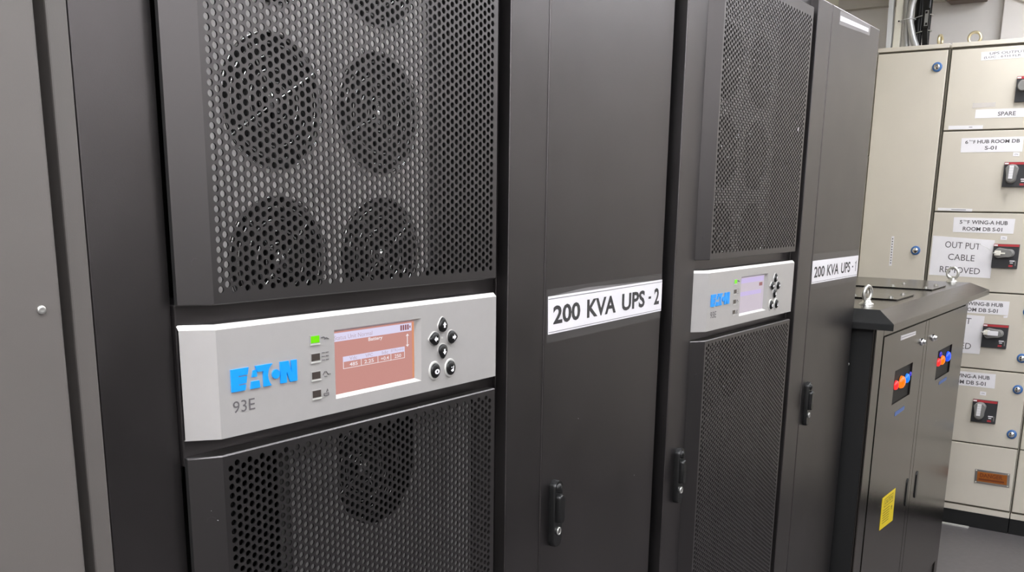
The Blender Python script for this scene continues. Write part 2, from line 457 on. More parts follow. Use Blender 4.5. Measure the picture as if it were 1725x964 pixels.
def panel_mesh():
    b = MB(); k = 'silver'; z0, z1 = ZB, ZT; bt = .0055; xr = WD; yc = .024
    ox0, ox1, oz0, oz1 = .180, .3475, ZB+.0178, ZB+.1050       # display recess, outer
    # front with the recess
    X = [0, ox0, ox1, xr]; Z = [z0, oz0, oz1, z1-bt]
    for i in range(3):
        for j in range(3):
            if i == 1 and j == 1: continue
            b.add([(X[i],0,Z[j]),(X[i+1],0,Z[j]),(X[i+1],0,Z[j+1]),(X[i],0,Z[j+1])], [(0,1,2,3)], k)
    # chamfered left end
    b.add([(-.030,yc,z0),(0,0,z0),(0,0,z1-bt),(-.030,yc,z1-bt)], [(0,1,2,3)], k)
    # top bevel in lighter silver as a painted highlight, top and bottom, right side
    b.add([(-.030,yc,z1-bt),(0,0,z1-bt),(xr,0,z1-bt),(xr,.0055,z1),(0.002,.0055,z1),(-.030,yc+.004,z1)], [(0,1,4,5),(1,2,3,4)], 'silver2')
    b.add([(-.030,yc+.004,z1),(.002,.0055,z1),(xr,.0055,z1),(xr,.028,z1),(-.030,.028,z1)], [(0,1,2,3,4)], 'grille')
    b.add([(-.030,yc,z0),(0,0,z0),(xr,0,z0),(xr,.028,z0),(-.030,.028,z0)], [(0,1,2,3,4)], k)
    b.add([(xr,0,z0),(xr,.028,z0),(xr,.028,z1),(xr,.0055,z1),(xr,0,z1-bt)], [(0,1,2,3,4)], k)
    # recess walls, lower ledge in lighter silver as a painted highlight
    ix0, ix1, iz0, iz1, dy = .1845, .3405, ZB+.0215, ZB+.1015, .007
    o = [(ox0,0,oz0),(ox1,0,oz0),(ox1,0,oz1),(ox0,0,oz1)]; i = [(ix0,dy,iz0),(ix1,dy,iz0),(ix1,dy,iz1),(ix0,dy,iz1)]
    b.add(o+i, [(0,1,5,4)], 'silver2'); b.add(o+i, [(1,2,6,5),(2,3,7,6),(3,0,4,7)], k)
    return b, (ix0, ix1, iz0, iz1, dy)
def screen_mesh(style, R):
    ix0, ix1, iz0, iz1, dy = R; b = MB(); y = dy-.0002
    fn0 = bil([(ix0,iz1),(ix1,iz1),(ix1,iz0),(ix0,iz0)], 'y', y)
    fn = lambda s, t, d=0.0: fn0(s, t, d)
    f1 = lambda s, t: fn0(s, t, -.0004)
    qrect(b, fn, 0, 1, 0, 1, 'pink' if style == 1 else 'lav', 0.0)
    if style == 1:
        qrect(b, fn, 0, .965, .84, .975, 'lbar', -.0002)
        qrect(b, fn, .972, .995, .02, .98, 'edge', -.0002)
        text(b, 'Status Unit Normal', .01, .46, .865, .935, f1, 'sink')
        text(b, 'Battery', .41, .585, .755, .83, f1, 'sline', .02)
        for k in range(4): qrect(b, fn, .815+.03*k, .836+.03*k, .865, .955, 'sbat', -.0004)
        qrect(b, fn, .935, .95, .89, .93, 'sbat', -.0004)
        qrect(b, fn, .105, .87, .50, .585, 'lbar', -.0002)
        for s in (('Vdc', .18, .27), ('VPC', .37, .46), ('Idc', .575, .655), ('BTR(min)', .69, .85)): text(b, s[0], s[1], s[2], .515, .57, f1, 'sink')
        for s in (('485', .18, .275), ('2.25', .355, .47), ('+0.4', .56, .66), ('250', .735, .82)): text(b, s[0], s[1], s[2], .415, .475, f1, 'sline', .01)
        qrect(b, fn, .105, .87, .388, .397, 'sline', -.0003)
        for s in (.105, .315, .52, .685, .863): qrect(b, fn, s, s+.007, .39, .50, 'sline', -.0003)
        qrect(b, fn, .902, .912, .60, .77, 'sline', -.0003)
        b.add([f1(.885,.76), f1(.929,.76), f1(.907,.80)], [(0,1,2)], 'sline'); b.add([f1(.885,.61), f1(.929,.61), f1(.907,.57)], [(0,1,2)], 'sline')
    else:
        qrect(b, fn, 0, .97, .84, .98, 'lbar2', -.0002); qrect(b, fn, .03, .9, .48, .60, 'lbar2', -.0002)
        qrect(b, fn, .80, .93, .70, .80, 'sbat', -.0002)
    return b
def outline(kind, s):
    P = []
    if kind == 'o':
        return [(s*.0100*math.cos(a), s*.0110*math.sin(a)) for a in [2*math.pi*k/24 for k in range(24)]]
    for k in range(24):
        a = 2*math.pi*k/24; c, d = math.cos(a), math.sin(a)
        r = .0095*(1-.18*d); P.append((r*c*(1-.32*max(d, 0)), .0108*d))
    rot = {'u': 0, 'l': 90, 'd': 180, 'r': 270}[kind]; q = math.radians(rot)
    return [(s*(x*math.cos(q)-z*math.sin(q)), s*(x*math.sin(q)+z*math.cos(q))) for x, z in P]
def button_mesh(kind, cx, cz, icon):
    b = MB()
    def ring(sc, y): return [(cx+x*sc, y, cz+z*sc) for x, z in outline(kind, 1.0)]
    w = 1.24 if kind == 'o' else 1.10
    b.ring_loft([ring(w, .0), ring(w, -.0010), ring(w*.94, -.0016)], 'silver2' if kind == 'o' else 'silver')
    b.ring_loft([ring(.97, -.001), ring(.95, -.0035), ring(.80, -.0048), ring(.45, -.0054)], 'black')
    y = -.0058
    if icon in 'uldr':
        q = math.radians({'u': 0, 'l': 90, 'd': 180, 'r': 270}[icon])
        A = [(-.0042,-.0002),(0,.0044),(.0042,-.0002),(.0018,-.0002),(.0018,-.0040),(-.0018,-.0040),(-.0018,-.0002)]
        b.add([(cx+x*math.cos(q)-z*math.sin(q), y, cz+x*math.sin(q)+z*math.cos(q)) for x, z in A], [tuple(range(7))], 'paper')
    elif icon == 'e':
        b.add([(cx+.0052*math.cos(2*math.pi*k/16), y, cz-.001+.0036*math.sin(2*math.pi*k/16)) for k in range(16)], [tuple(range(16))], 'paper')
        b.add([(cx-.0015, y-.0002, cz-.0025), (cx+.0015, y-.0002, cz-.0025), (cx+.0015, y-.0002, cz+.0005), (cx-.0015, y-.0002, cz+.0005)], [(0,1,2,3)], 'ink')
    else:
        A = [(-.0042,-.0032),(-.0012,-.0052),(.0025,-.0046),(.0032,.0030),(.0016,.0030),(.0010,-.0012),(-.0012,-.0012)]
        b.add([(cx+x, y, cz+z) for x, z in A], [tuple(range(7))], 'paper')
        b.add([(cx-.003, y, cz+.0008), (cx-.0005, y, cz+.0008), (cx-.0005, y, cz+.002), (cx-.003, y, cz+.002)], [(0,1,2,3)], 'paper')
    return b
def capsule(w, h, n=10):
    P = []; r = w/2
    for k in range(n+1):
        a = math.pi*k/n; P.append((r*math.cos(a), h/2-r+r*math.sin(a)))
    for k in range(n+1):
        a = math.pi+math.pi*k/n; P.append((r*math.cos(a), -h/2+r+r*math.sin(a)))
    return P
def handle(parent, cx, cz, y, w=.027, h=.122):
    b = MB(); P = capsule(w, h)
    rg = lambda s, yy, dz=0: [(cx+p[0]*s, yy, cz+p[1]*(1-(1-s)*w/h)+dz) for p in P]
    b.ring_loft([rg(1, y), rg(1, y-.008), rg(.9, y-.0115)], 'black')
    o = b.build('swing_handle', parent, local=True)
    b = MB(); P2 = capsule(w*.62, h*.44)
    rg2 = lambda s, yy: [(cx+p[0]*s, yy, cz+.010+p[1]*(1-(1-s)*.3)) for p in P2]
    b.ring_loft([rg2(1, y-.0105), rg2(1, y-.0175), rg2(.8, y-.020)], 'black')
    b.build('lever', o, local=True)
    b = MB(); b.lathe((cx, y-.0110, cz-.031), (0, -1, 0), [(.0, .0), (.0072, .0), (.0072, .0035), (.0060, .0042), (.0055, .0030), (0, .0030)], 'zinc', 18, .85)
    b.box(cx-.0008, cx+.0008, y-.0146, y-.0138, cz-.0355, cz-.0265, 'blackm')
    b.build('key_lock', o, local=True)
    b = MB(); b.lathe((cx, y-.0100, cz+.047), (0, -1, 0), [(.009, 0), (.008, .0035), (.004, .0055), (0, .006)], 'black', 16)
    b.build('pivot_cap', o, local=True)
    return o

SHARED = {}
def ups(ox, oy, e, label, style, extra):
    r = thing('ups_cabinet', (ox, oy, ZF), label, 'cabinet')
    b = MB(); xl = -.122
    b.box(xl, -.031, e, .70, ZF+.06, 1.941, 'paint')
    b.box(.5566, 1.0872,   .022, .70, ZF+.06, 1.936, 'paint')
    b.box(.5566, .6585, 0, .022, ZF+.06, 1.936, 'paint')
    b.box(-.031, .5566, e, .70, 1.914, 1.941, 'paint')
    b.box(-.031, .5566, e, .70, ZF+.06, .14, 'paint')
    b.box(-.031, .5566, .66, .70, .14, 1.914, 'inner')
    b.box(-.031, .5566, .027, .10, 1.158, 1.3385, 'paint')
    b.box(xl, .652, e-.002 if e < .03 else .0, .70, 1.941, 1.9445, 'paint')
    b.box(xl+.02, 1.07,   .05, .68, ZF, ZF+.06, 'blackm')
    b.build('body', r, local=True, bevel=.0015, seg=2)
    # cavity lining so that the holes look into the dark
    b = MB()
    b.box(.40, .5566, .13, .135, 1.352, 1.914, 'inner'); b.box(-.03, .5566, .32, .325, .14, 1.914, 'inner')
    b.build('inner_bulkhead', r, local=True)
    # side door
    b = MB(); b.box(.6598, 1.0872, -.001, .018, ZF+.075, 1.936, 'paint')
    b.build('side_door', r, local=True, bevel=.002)
    # upper and lower grille doors
    for nm, z0, z1, g0, g1, nr in (('upper_door', ULO, UHI, UG0, UG1, UR), ('lower_door', LLO, LHI, LG0, LG1, LR)):
        if nm in SHARED:
            d = share(nm, SHARED[nm], r); share('perforated_screen', SHARED[nm+'s'], d); share('door_bolt', SHARED[nm+'b'], d)
        else:
            d = door_frame(z0, z1, g0, g1).build(nm, r, local=True); SHARED[nm] = d
            SHARED[nm+'s'] = perforated('s', GX0, g0, NC, nr, PX, PZ, .0038).build('perforated_screen', d, local=True)
            b = MB(); cz = 1.383 if nm == 'upper_door' else 1.094
            c = Vector((-.0135, .0083, cz)); nv = Vector((-.53, -.848, 0)).normalized()
            b.lathe(c, nv, [(.0052, 0), (.0052, .0004)], 'grille', 18)
            SHARED[nm+'b'] = b.build('door_bolt', d, local=True)
    # control panel
    b, R = panel_mesh(); p = b.build('control_panel', r, local=True)
    if 'logo' in SHARED:
        share('logo', SHARED['logo'], p); share('model_number', SHARED['num'], p)
    else:
        SHARED['logo'] = logo_mesh().build('logo', p, local=True)
        b = MB(); text(b, '93E', .0180, .0495, ZB+.0265, ZB+.0400, lambda s, t: (s, -.0004, t), 'gink'); SHARED['num'] = b.build('model_number', p, local=True)
    screen_mesh(style, R).build('display_screen', p, local=True)
    for i, dz in enumerate((.0967, .0748, .0524, .0293)):
        b = MB(); cx, cz = .1465, ZB+dz
        b.box(cx-.0080, cx+.0082, -.0008, .001, cz-.0058, cz+.0056, 'silver'); b.box(cx-.0078, cx+.0080, -.0016, .001, cz-.0066, cz-.0050, 'silver2')  # lighter strip below is a painted highlight on the surround
        b.box(cx-.0068, cx+.0068, -.0014, -.0006, cz-.0038, cz+.0046, 'green' if i == 0 else 'off')
        o = b.build('indicator_light', p, local=True)
        if i == 0: o['label'] = 'lit green indicator light'
        b = MB(); sx, sz = .1632, cz; L = []
        if i == 0: L = [[(-.006, .0012), (-.002, .002), (.001, .0)], [(-.001, -.0008), (.003, .0006), (.007, -.0014)]]
        elif i == 1: L = [[(-.0055, z), (-.001, z)] for z in (-.0045, 0, .0045)]+[[(.001, z), (.0055, z)] for z in (-.0045, 0, .0045)]
        elif i == 2: L = [[(-.005, -.001), (-.002, .003), (.001, .003), (.004, -.001), (.008, -.001)], [(-.002, -.003), (.002, -.003)]]
        else: L = [[(-.004, -.004), (.004, -.004), (.004, -.001), (-.004, -.001), (-.004, -.004)], [(0, 0), (.002, .004), (.003, .001)]]
        for l in L: b.tube([(sx+x, -.0006, sz+z) for x, z in l], .0005, 'gink', 4)
        b.build('indicator_symbol', p, local=True)
    for kd, bx, dz, ic in (('u', .3928, .0920, 'u'), ('l', .3738, .0737, 'l'), ('r', .4150, .0724, 'r'), ('d', .3926, .0538, 'd'), ('o', .3755, .0283, 'e'), ('o', .4108, .0280, 'n')):
        button_mesh(kd, bx, ZB+dz, ic).build('button', p, local=True)
    b = MB(); b.box(.3905, .3950, -.0008, .0005, ZB+.072, ZB+.0742, 'silver2'); b.build('keypad_mark', p, local=True)
    # fans behind the upper door
    hz = [1.351+D, 1.533+D, 1.715+D]; hxx = [.131, .312]
    b = plate_with_holes(.010, .405, 1.3395, 1.913, .040, [(x, z) for x in hxx for z in hz], .0765, 'plate')
    b.box(.2195, .2225, .034, .040, 1.353, 1.913, 'plate'); b.box(.405, .4075, .034, .10, 1.353, 1.913, 'plate')
    b.build('fan_plate', r, local=True)
    def fan(x, y, z, rot):
        if 'fan' in SHARED:
            f = share('cooling_fan', SHARED['fan'], r, (x, y, z)); share('wire_guard', SHARED['guard'], f, (0, 0, 0), (0, rot, 0))
        else:
            f = fan_mesh().build('cooling_fan', r, local=True); f.location = (x, y, z-r.location.z); SHARED['fan'] = f
            g = guard_mesh().build('wire_guard', f, local=True); g.rotation_euler = (0, rot, 0); SHARED['guard'] = g
    for i, x in enumerate(hxx):
        for j, z in enumerate(hz): fan(x, .041, z, .12*(i+2*j))
    # lower compartment: plate with a round-bottomed opening and a fan behind it
    b = MB(); y = .070; zt, zb = 1.150, .16; a0, a1, zc = .250, .408, 1.068
    n = 20; arc = [(.329+.079*math.cos(math.pi+math.pi*k/n), zc+.079*math.sin(math.pi+math.pi*k/n)) for k in range(n+1)]
    for k in range(n):
        p, q = arc[k], arc[k+1]
        b.add([(p[0], y, p[1]), (q[0], y, q[1]), (q[0], y, .96), (p[0], y, .96)], [(0,1,2,3)], 'dplate')
    b.add([(a0,y,zc),(a0,y,.96),(a0,y,zc)], [(0,1,2)], 'dplate')
    for (x0, x1, za, zz) in ((.143, a0, .96, zt), (a1, .555, .96, zt), (.143, .555, zb, .96)):
        b.add([(x0,y,za),(x1,y,za),(x1,y,zz),(x0,y,zz)], [(0,1,2,3)], 'dplate')
    b.box(.143, .146, y-.02, y, zb, zt, 'dplate'); b.box(.29, .293, y-.004, y, zb, .96, 'dplate')
    b.build('baffle_plate', r, local=True)
    fan(.329, y+.03, zc, .3)
    for k in range(4):
        x = .03+.028*k; b = MB()
        b.tube([(x, .12+.02*math.sin(k*2+t*.7), 1.14-.09*t) for t in range(12)], .006, 'black', 8)
        b.build('internal_cable', r, local=True)
    # swing handles
    handle(r, .7005, .894+D, -.001)
    handle(r, -.0646, .858+D, e)
    extra(r)
    return r

def ex1(r):
    b = MB(); b.box(-.1445, -.1225, .033, .075, ZF+.0, 1.94, 'grey')
    o = b.build('side_filler', r, local=True, bevel=.002); o['label'] = 'warm grey filler strip'
    for (fx, fz, w, h) in ((-.0125, 1.106, .0016, .0008), (-.0068, 1.094, .0022, .0009), (.777, 1.077, .0012, .0008), (1.002, .922, .0010, .0010)):
        y = -.0016 if fx > .1 else .0092+(fx+.0125)*-.625-.0010
        b = MB(); b.add([(fx-w, y, fz+h), (fx+w*.4, y-.0002, fz+h*.4), (fx+w, y-.0004, fz-h), (fx-w*.3, y, fz-h*.2)], [(0,1,2,3)], 'paper')
        o = b.build('paint_chip', r, local=True); o['label'] = 'tiny white scratch'
def ex2(r):
    b = MB(); y = -.0004
    b.add([(.4735, y, 1.6255), (.4765, y, 1.6225), (.4790, y, 1.6275), (.4770, y, 1.6335), (.4745, y, 1.6320)], [(0,1,2,3,4)], 'paper')
    o = b.build('paint_chip', r, local=True); o['label'] = 'white chip on grille edge'
OX2, OY2 = 1.2392, -.0336
ups(0.0, 0.0, .033, 'charcoal UPS cabinet with pink display, signed 200 KVA UPS - 2, nearer one', 1, ex1)
ups(OX2, OY2, .020, 'charcoal UPS cabinet with lavender display, signed 200 KVA UPS - 1, farther one', 2, ex2)

# neighbouring grey cabinet at far left
r = thing('steel_cabinet', (-.50, 0, ZF), 'warm grey steel cabinet cut off by the left edge, left of the pink display cabinet', 'cabinet')
b = MB(); b.box(-.95, -.1742, 0.0, .70, ZF+.06, 1.95, 'grey'); b.box(-.93, -.20, .05, .68, ZF, ZF+.06, 'blackm'); b.build('body', r, bevel=.004, seg=3)
b = MB(); b.lathe((-.1950, 0.0, 1.3487), (0, -1, 0), [(.0042, 0), (.0042, .0012), (.0034, .0022), (.0015, .0018), (0, .0018)], 'zinc', 18); b.build('screw', r)

# ------------------------------------------------------------------ signs on the UPS cabinets
def sheet_scrap(r, fn, th):
    b = MB(); pts = [(.05, 1.02), (.16, 1.06), (.30, 1.10), (.42, 1.085), (.62, 1.05), (.8, 1.03), (.8, .99), (.05, .99)]
    b.add([fn(s, t, -.0006) for s, t in pts], [tuple(range(len(pts)))], 'tape2'); b.build('wrinkled_tape', r)
sign('paper_sign', [(.669, 1.2729+D), (1.0860, 1.2775+D), (1.0868, 1.2159+D), (.6713, 1.2102+D)], 'y', -.0012,
     'white paper sign lettered 200 KVA UPS - 2 on charcoal side door', 'sign',
     [('200', .035, .245, .24, .74), ('KVA', .300, .550, .235, .755), ('UPS', .605, .825, .235, .755), ('-', .862, .888, .455, .53), ('2', .920, .972, .235, .755)], bold=.03,
     lines=[(0, 1, .045, .058), (0, 1, .925, .938)], tape=(-.015, .995, -.22, 1.20), extra=sheet_scrap)
sign('paper_sign', [(OX2+.6625, 1.2816+D), (OX2+1.0805, 1.2811+D), (OX2+1.0815, 1.2207+D), (OX2+.6680, 1.2215+D)], 'y', OY2-.0012,
     'white paper sign lettered 200 KVA UPS - 1 on farther charcoal door', 'sign',
     [('200', .035, .245, .25, .74), ('KVA', .300, .550, .25, .755), ('UPS', .605, .815, .25, .755), ('-', .862, .888, .455, .53)], bold=.02,
     lines=[(0, 1, .06, .075), (.945, .957, .25, .755), (.931, .946, .64, .69)], tape=(-.01, .995, -.25, 1.30))
r = thing('label_strip', (OX2+.85, OY2, 1.913), 'narrow white label under milky tape near the top edge of farther cabinet', 'label')
fn = bil([(OX2+.714, 1.9024+D), (OX2+.988, 1.9061+D), (OX2+.986, 1.8798+D), (OX2+.7138, 1.8702+D)], 'y', OY2-.0012)
b = MB(); qrect(b, fn, 0, 1, 0, 1, 'tape2', -.0012); b.build('milky_tape', r)
b = MB(); qrect(b, fn, .03, .95, .30, .66, 'paper', -.0009, -.0002); qrect(b, fn, .06, .93, .455, .475, 'gink', -.0014); b.build('strip', r)

# ------------------------------------------------------------------ floor-standing switch cabinet in front of the beige panels
YS = -.1035; SX0, SX1 = 2.3435, 3.752
Scale.k = SS; ZS = zraw(ZF)
r = thing('static_switch_cabinet', (3.05, .15, ZS), 'low dark grey two-door cabinet with sloped canopy and lifting eyes', 'cabinet')
b = MB()
b.box(SX0, SX1, YS+.006, .62, ZS, 1.10, 'stsp')
b.box(SX0, 2.428, YS, YS+.006, ZS, 1.10, 'stsp'); b.box(3.70, SX1, YS, YS+.006, ZS, 1.10, 'stsp')
b.box(2.428, 3.70, YS, YS+.006, 1.061, 1.10, 'stsp')
b.build('body', r, bevel=.002)
b = MB(); b.box(SX0-.003, SX0, YS+.01, .6, ZS+.06, 1.0935, 'blackm'); o = b.build('side_panel', r, bevel=.001); o['label'] = 'matt black side panel'
for z, yy in ((.979, -.027), (.287, -.026)):
    b = MB(); b.lathe((SX0-.003, yy, z), (-1, 0, 0), [(.006, 0), (.006, .002), (.004, .004), (0, .0045)], 'zinc', 14); b.build('screw', r)
# canopy: hipped rim
cx0, cx1, cy0, cy1, cz0, cz1 = 2.31, 3.875, -.1585, .68, 1.0935, 1.1135
rx0, rx1, ry0, ry1, rz = 2.352, 3.735, -.104, .62, 1.149
b = MB()
lo = [(cx0,cy0,cz0),(cx1,cy0,cz0),(cx1,cy1,cz0),(cx0,cy1,cz0)]; mi = [(x,y,cz1) for x,y,_ in lo]; tp = [(rx0,ry0,rz),(rx1,ry0,rz),(rx1,ry1,rz),(rx0,ry1,rz)]
b.add(lo+mi+tp, [(0,3,2,1),(0,1,5,4),(1,2,6,5),(2,3,7,6),(4,5,9,8),(5,6,10,9),(6,7,11,10),(8,9,10,11)], 'stsp')
b.add([lo[0], lo[3], mi[3], mi[0], tp[3], tp[0]], [(0,1,2,3),(3,2,4,5)], 'blackm')
b.build('canopy', r, bevel=.0025)
for (x0, x1, y0, y1) in ((2.692, 2.921, -.070, .26), (3.200, 3.436, -.070, .26)):
    b = MB(); b.box(x0, x1, y0, y1, rz+.0015, rz+.0045, 'stsp'); b.box(x0+.002, x1-.002, y0+.002, y1-.002, rz-.001, rz+.0015, 'blackm')  # black layer beneath stands in for the plate's edge shadow
    p = b.build('cover_plate', r)
    for (px, py) in ((x0+.035, y0+.03), (x1-.03, y0+.03), (x0+.035, y0+.15), (x1-.03, y0+.15)):
        b = MB(); b.cyl((px, py, rz+.0045), (0, 0, 1), .010, .0015, 'zinc', 16); b.cyl((px, py, rz+.006), (0, 0, 1), .0065, .005, 'zinc', 6); b.build('bolt', p)
for (ex, ey, ang) in ((2.492, -.026, 75), (3.722, -.036, -5)):
    b = MB(); b.lathe((ex, ey, rz), (0, 0, 1), [(.022, 0), (.022, .004), (.015, .008), (.011, .016)], 'zinc', 20)
    a = math.radians(ang); nv = (math.cos(a), math.sin(a), 0)
    b.torus((ex, ey, rz+.036), nv, .0215, .0058, 'zinc', 28, 10); b.build('lifting_eye', r)
# doors with window recess, lamps, lock, handle
def sts_door(x0, x1, wx0, wx1, wz0, wz1, lamps, lockx, lockz, hx, hz):
    b = MB(); y = YS-.002; k = 'stsp'; z0, z1 = ZS+.07, 1.058
    X = [x0, wx0, wx1, x1]; Z = [z0, wz0, wz1, z1]; dp = .016
    for i in range(3):
        for j in range(3):
            if i == 1 and j == 1: continue
            b.add([(X[i],y,Z[j]),(X[i+1],y,Z[j]),(X[i+1],y,Z[j+1]),(X[i],y,Z[j+1])], [(0,1,2,3)], k)
    o = [(wx0,y,wz0),(wx1,y,wz0),(wx1,y,wz1),(wx0,y,wz1)]; q = [(x,y+dp*.45,z) for x,_,z in o]
    b.add(o+q, [(0,1,5,4),(1,2,6,5),(2,3,7,6),(3,0,4,7)], k)
    b.add([(x0,y,z0),(x1,y,z0),(x1,y,z1),(x0,y,z1),(x0,y+.007,z0),(x1,y+.007,z0),(x1,y+.007,z1),(x0,y+.007,z1)], [(0,4,5,1),(1,5,6,2),(2,6,7,3),(3,7,4,0)], k)
    d = b.build('door', r)
    b = MB(); b.box(wx0-.004, wx1+.004, y+dp*.44, y+dp*.5, wz0-.004, wz1+.004, 'blackm'); b.build('indicator_window', d)
    for (lx, lz, key, rr) in lamps:
        lx += .030
        b = MB(); b.lathe((lx, y+dp*.44, lz), (0, -1, 0), [(rr*1.1, 0), (rr*1.1, .002)], 'blackm', 20)
        b.lathe((lx, y+dp*.44-.002, lz), (0, -1, 0), [(rr, 0), (rr, rr*.2), (rr*.86, rr*.5), (rr*.5, rr*.68), (0, rr*.74)], key, 20); b.build('indicator_lamp', d)
    b = MB(); b.lathe((lockx, y, lockz), (0, -1, 0), [(.013, 0), (.013, .004), (.010, .007), (.0085, .007), (.0085, .012), (.006, .014), (0, .014)], 'chrome', 20)
    b.box(lockx-.0014, lockx+.0014, y-.0148, y-.0138, lockz-.005, lockz+.005, 'blackm'); b.build('door_lock', d)
    b = MB(); P = capsule(.030, .105)
    b.ring_loft([[(hx+p[0], y, hz+p[1]) for p in P], [(hx+p[0], y-.003, hz+p[1]) for p in P], [(hx+p[0]*.8, y-.004, hz+p[1]*.95) for p in P]], 'black'); b.build('pull_handle', d)
    return d
sts_door(2.434, 2.990, 2.612, 2.852, .816, .929, [(2.622, .877, 'lred', .016), (2.692, .8775, 'lor', .0215), (2.767, .880, 'lbl2', .0165), (2.818, .888, 'lvi', .008)], 2.955, .988, 2.972, .432)
sts_door(3.040, 3.696, 3.248, 3.502, .809, .921, [(3.258, .873, 'lred', .016), (3.322, .874, 'lor', .0185), (3.420, .8765, 'lbl', .020), (3.285, .901, 'lvi', .010)], 3.1326, .984, 3.118, .428)
b = MB(); b.box(2.994, 3.036, YS-.002, YS+.006, ZS+.07, 1.058, 'stsp'); b.build('centre_post', r)
sign('label_strip', [(2.640, 1.0425), (2.842, 1.0375), (2.842, 1.0245), (2.640, 1.0265)], 'y', YS-.0022, 'thin white label strip high on the left door of low dark cabinet', 'label', [], key='plabel', lines=[(.04, .96, .46, .56)], ink='gink')
sign('label_strip', [(2.668, .7830), (2.792, .7850), (2.792, .7720), (2.668, .7690)], 'y', YS-.0022, 'small blue label under the left lamp window of low dark cabinet', 'label', [], key='dimblue')
sign('label_strip', [(3.330, .7920), (3.462, .7935), (3.462, .7810), (3.330, .7800)], 'y', YS-.0022, 'small blue label under the right lamp window of low dark cabinet', 'label', [], key='dimblue')
fy = lambda s: s
sign('warning_sticker', [(2.620, .4950), (2.790, .4910), (2.796, .3710), (2.621, .3810)], 'y', YS-.0022, 'yellow warning sticker on the left door of low dark cabinet', 'sticker',
     [('CAUTION', .22, .80, .73, .87), ('!', .74, .84, .42, .54)], key='yellow', ink='yink', bold=.02,
     lines=[(.15, .85, .90, .92), (.15, .85, .66, .68), (.15, .17, .66, .92), (.83, .85, .66, .92)]+[(.12, .62, .56-.08*k, .585-.08*k) for k in range(6)])

# ------------------------------------------------------------------ beige distribution panels
XB = 4.11
Scale.k = SB
ROW = [2.1175, 1.7772, 1.4302, 1.0843, .7410, .3969, .1029]
def latch(parent, y, z):
    b = MB(); b.lathe((XB, y, z), (-1, 0, 0), [(.0205, 0), (.0205, .004), (.018, .0065), (.0125, .0065)], 'lblue', 24)
    b.lathe((XB-.005, y, z), (-1, 0, 0), [(.0125, 0), (.0125, .006), (.009, .009), (0, .009)], 'chrome', 20)
    b.box(XB-.0152, XB-.0135, y-.008, y+.008, z-.0025, z+.0025, 'steel'); b.build('quarter_turn_latch', parent)
def bdoor(r, y0, y1, z0, z1, latches):
    b = MB(); b.box(XB, XB+.03, y0, y1, z0, z1, 'beige'); d = b.build('compartment_door', r, bevel=.003, seg=3)
    for l in latches: latch(d, *l)
    return d
def panel(name, y0, y1, label, rows, top_eye):
    r = thing(name, (XB, (y0+y1)/2, 0), label, 'electrical panel')
    b = MB()
    b.box(XB+.014, XB+.45, y0, y1, .0714, 2.1205, 'beige')
    b.box(XB+.0, XB+.45, y0+.001, y1-.001, 2.1255, 2.1435, 'beige')
    b.box(XB+.012, XB+.44, y0+.002, y1-.002, 2.1195, 2.1260, 'bgap')  # dark band painted as the shadow line under the top trim
    b.box(XB+.002, XB+.45, y0, y1, .0714, .0965, 'beige')
    b.build('body', r, bevel=.0015)
    b = MB(); b.box(XB+.010, XB+.0143, y0+.002, y1-.002, .0975, 2.122, 'bgap'); b.build('door_gasket', r)
    b = MB(); b.box(XB+.004, XB+.42, y0, y1, 0, .0714, 'blackm'); b.build('plinth', r)
    for (zt, zb, ls) in rows: bdoor(r, y0+.0035, y1-.0035, zb+.003, zt-.003, ls)
    if top_eye:
        ex, ey, ang, rr = top_eye
        b = MB(); b.lathe((ex, ey, 2.1435), (0, 0, 1), [(.018, 0), (.018, .004), (.011, .012), (.009, .018)], 'brass', 18)
        a = math.radians(ang); b.torus((ex, ey, 2.1435+.037), (math.cos(a), math.sin(a), 0), rr, .0062, 'brass', 28, 10); b.build('lifting_eye', r)
    return r
YA = .1560
rA = panel('distribution_panel', YA, .4585, 'tall plain beige panel section with one long door, beside the farther black cabinet', [(2.120, .1029, [(.1975, 2.0481), (.2065, 1.2560)])], (4.27, .232, 82, .022))
b = MB(); b.box(XB-.002, XB+.03, .4600, .50, 1.677, 2.12, 'beige'); b.box(XB-.002, XB+.03, .4600, .50, .10, 1.669, 'beige'); b.build('side_frame', rA, bevel=.002)
rowsB = []
for i in range(6):
    zt, zb = ROW[i], ROW[i+1]
    ls = [(-.2855, zt-.074), (-.2855, zb+.066)] if i < 5 else []
    rowsB.append((zt, zb, ls))
rB = panel('distribution_panel', -.3195, .1475, 'beige panel section of six stacked doors with rotary breaker switches', rowsB, (4.27, .089, 5, .0245))
rC = panel('distribution_panel', -1.65, -.3235, 'beige panel section cut off by the right edge of the photo', [(ROW[i], ROW[i+1], []) for i in range(6)], None)
b = MB(); b.box(XB+.003, XB+.012, .1478, .1558, .10, 2.12, 'bgap'); b.build('joint_strip', rA)

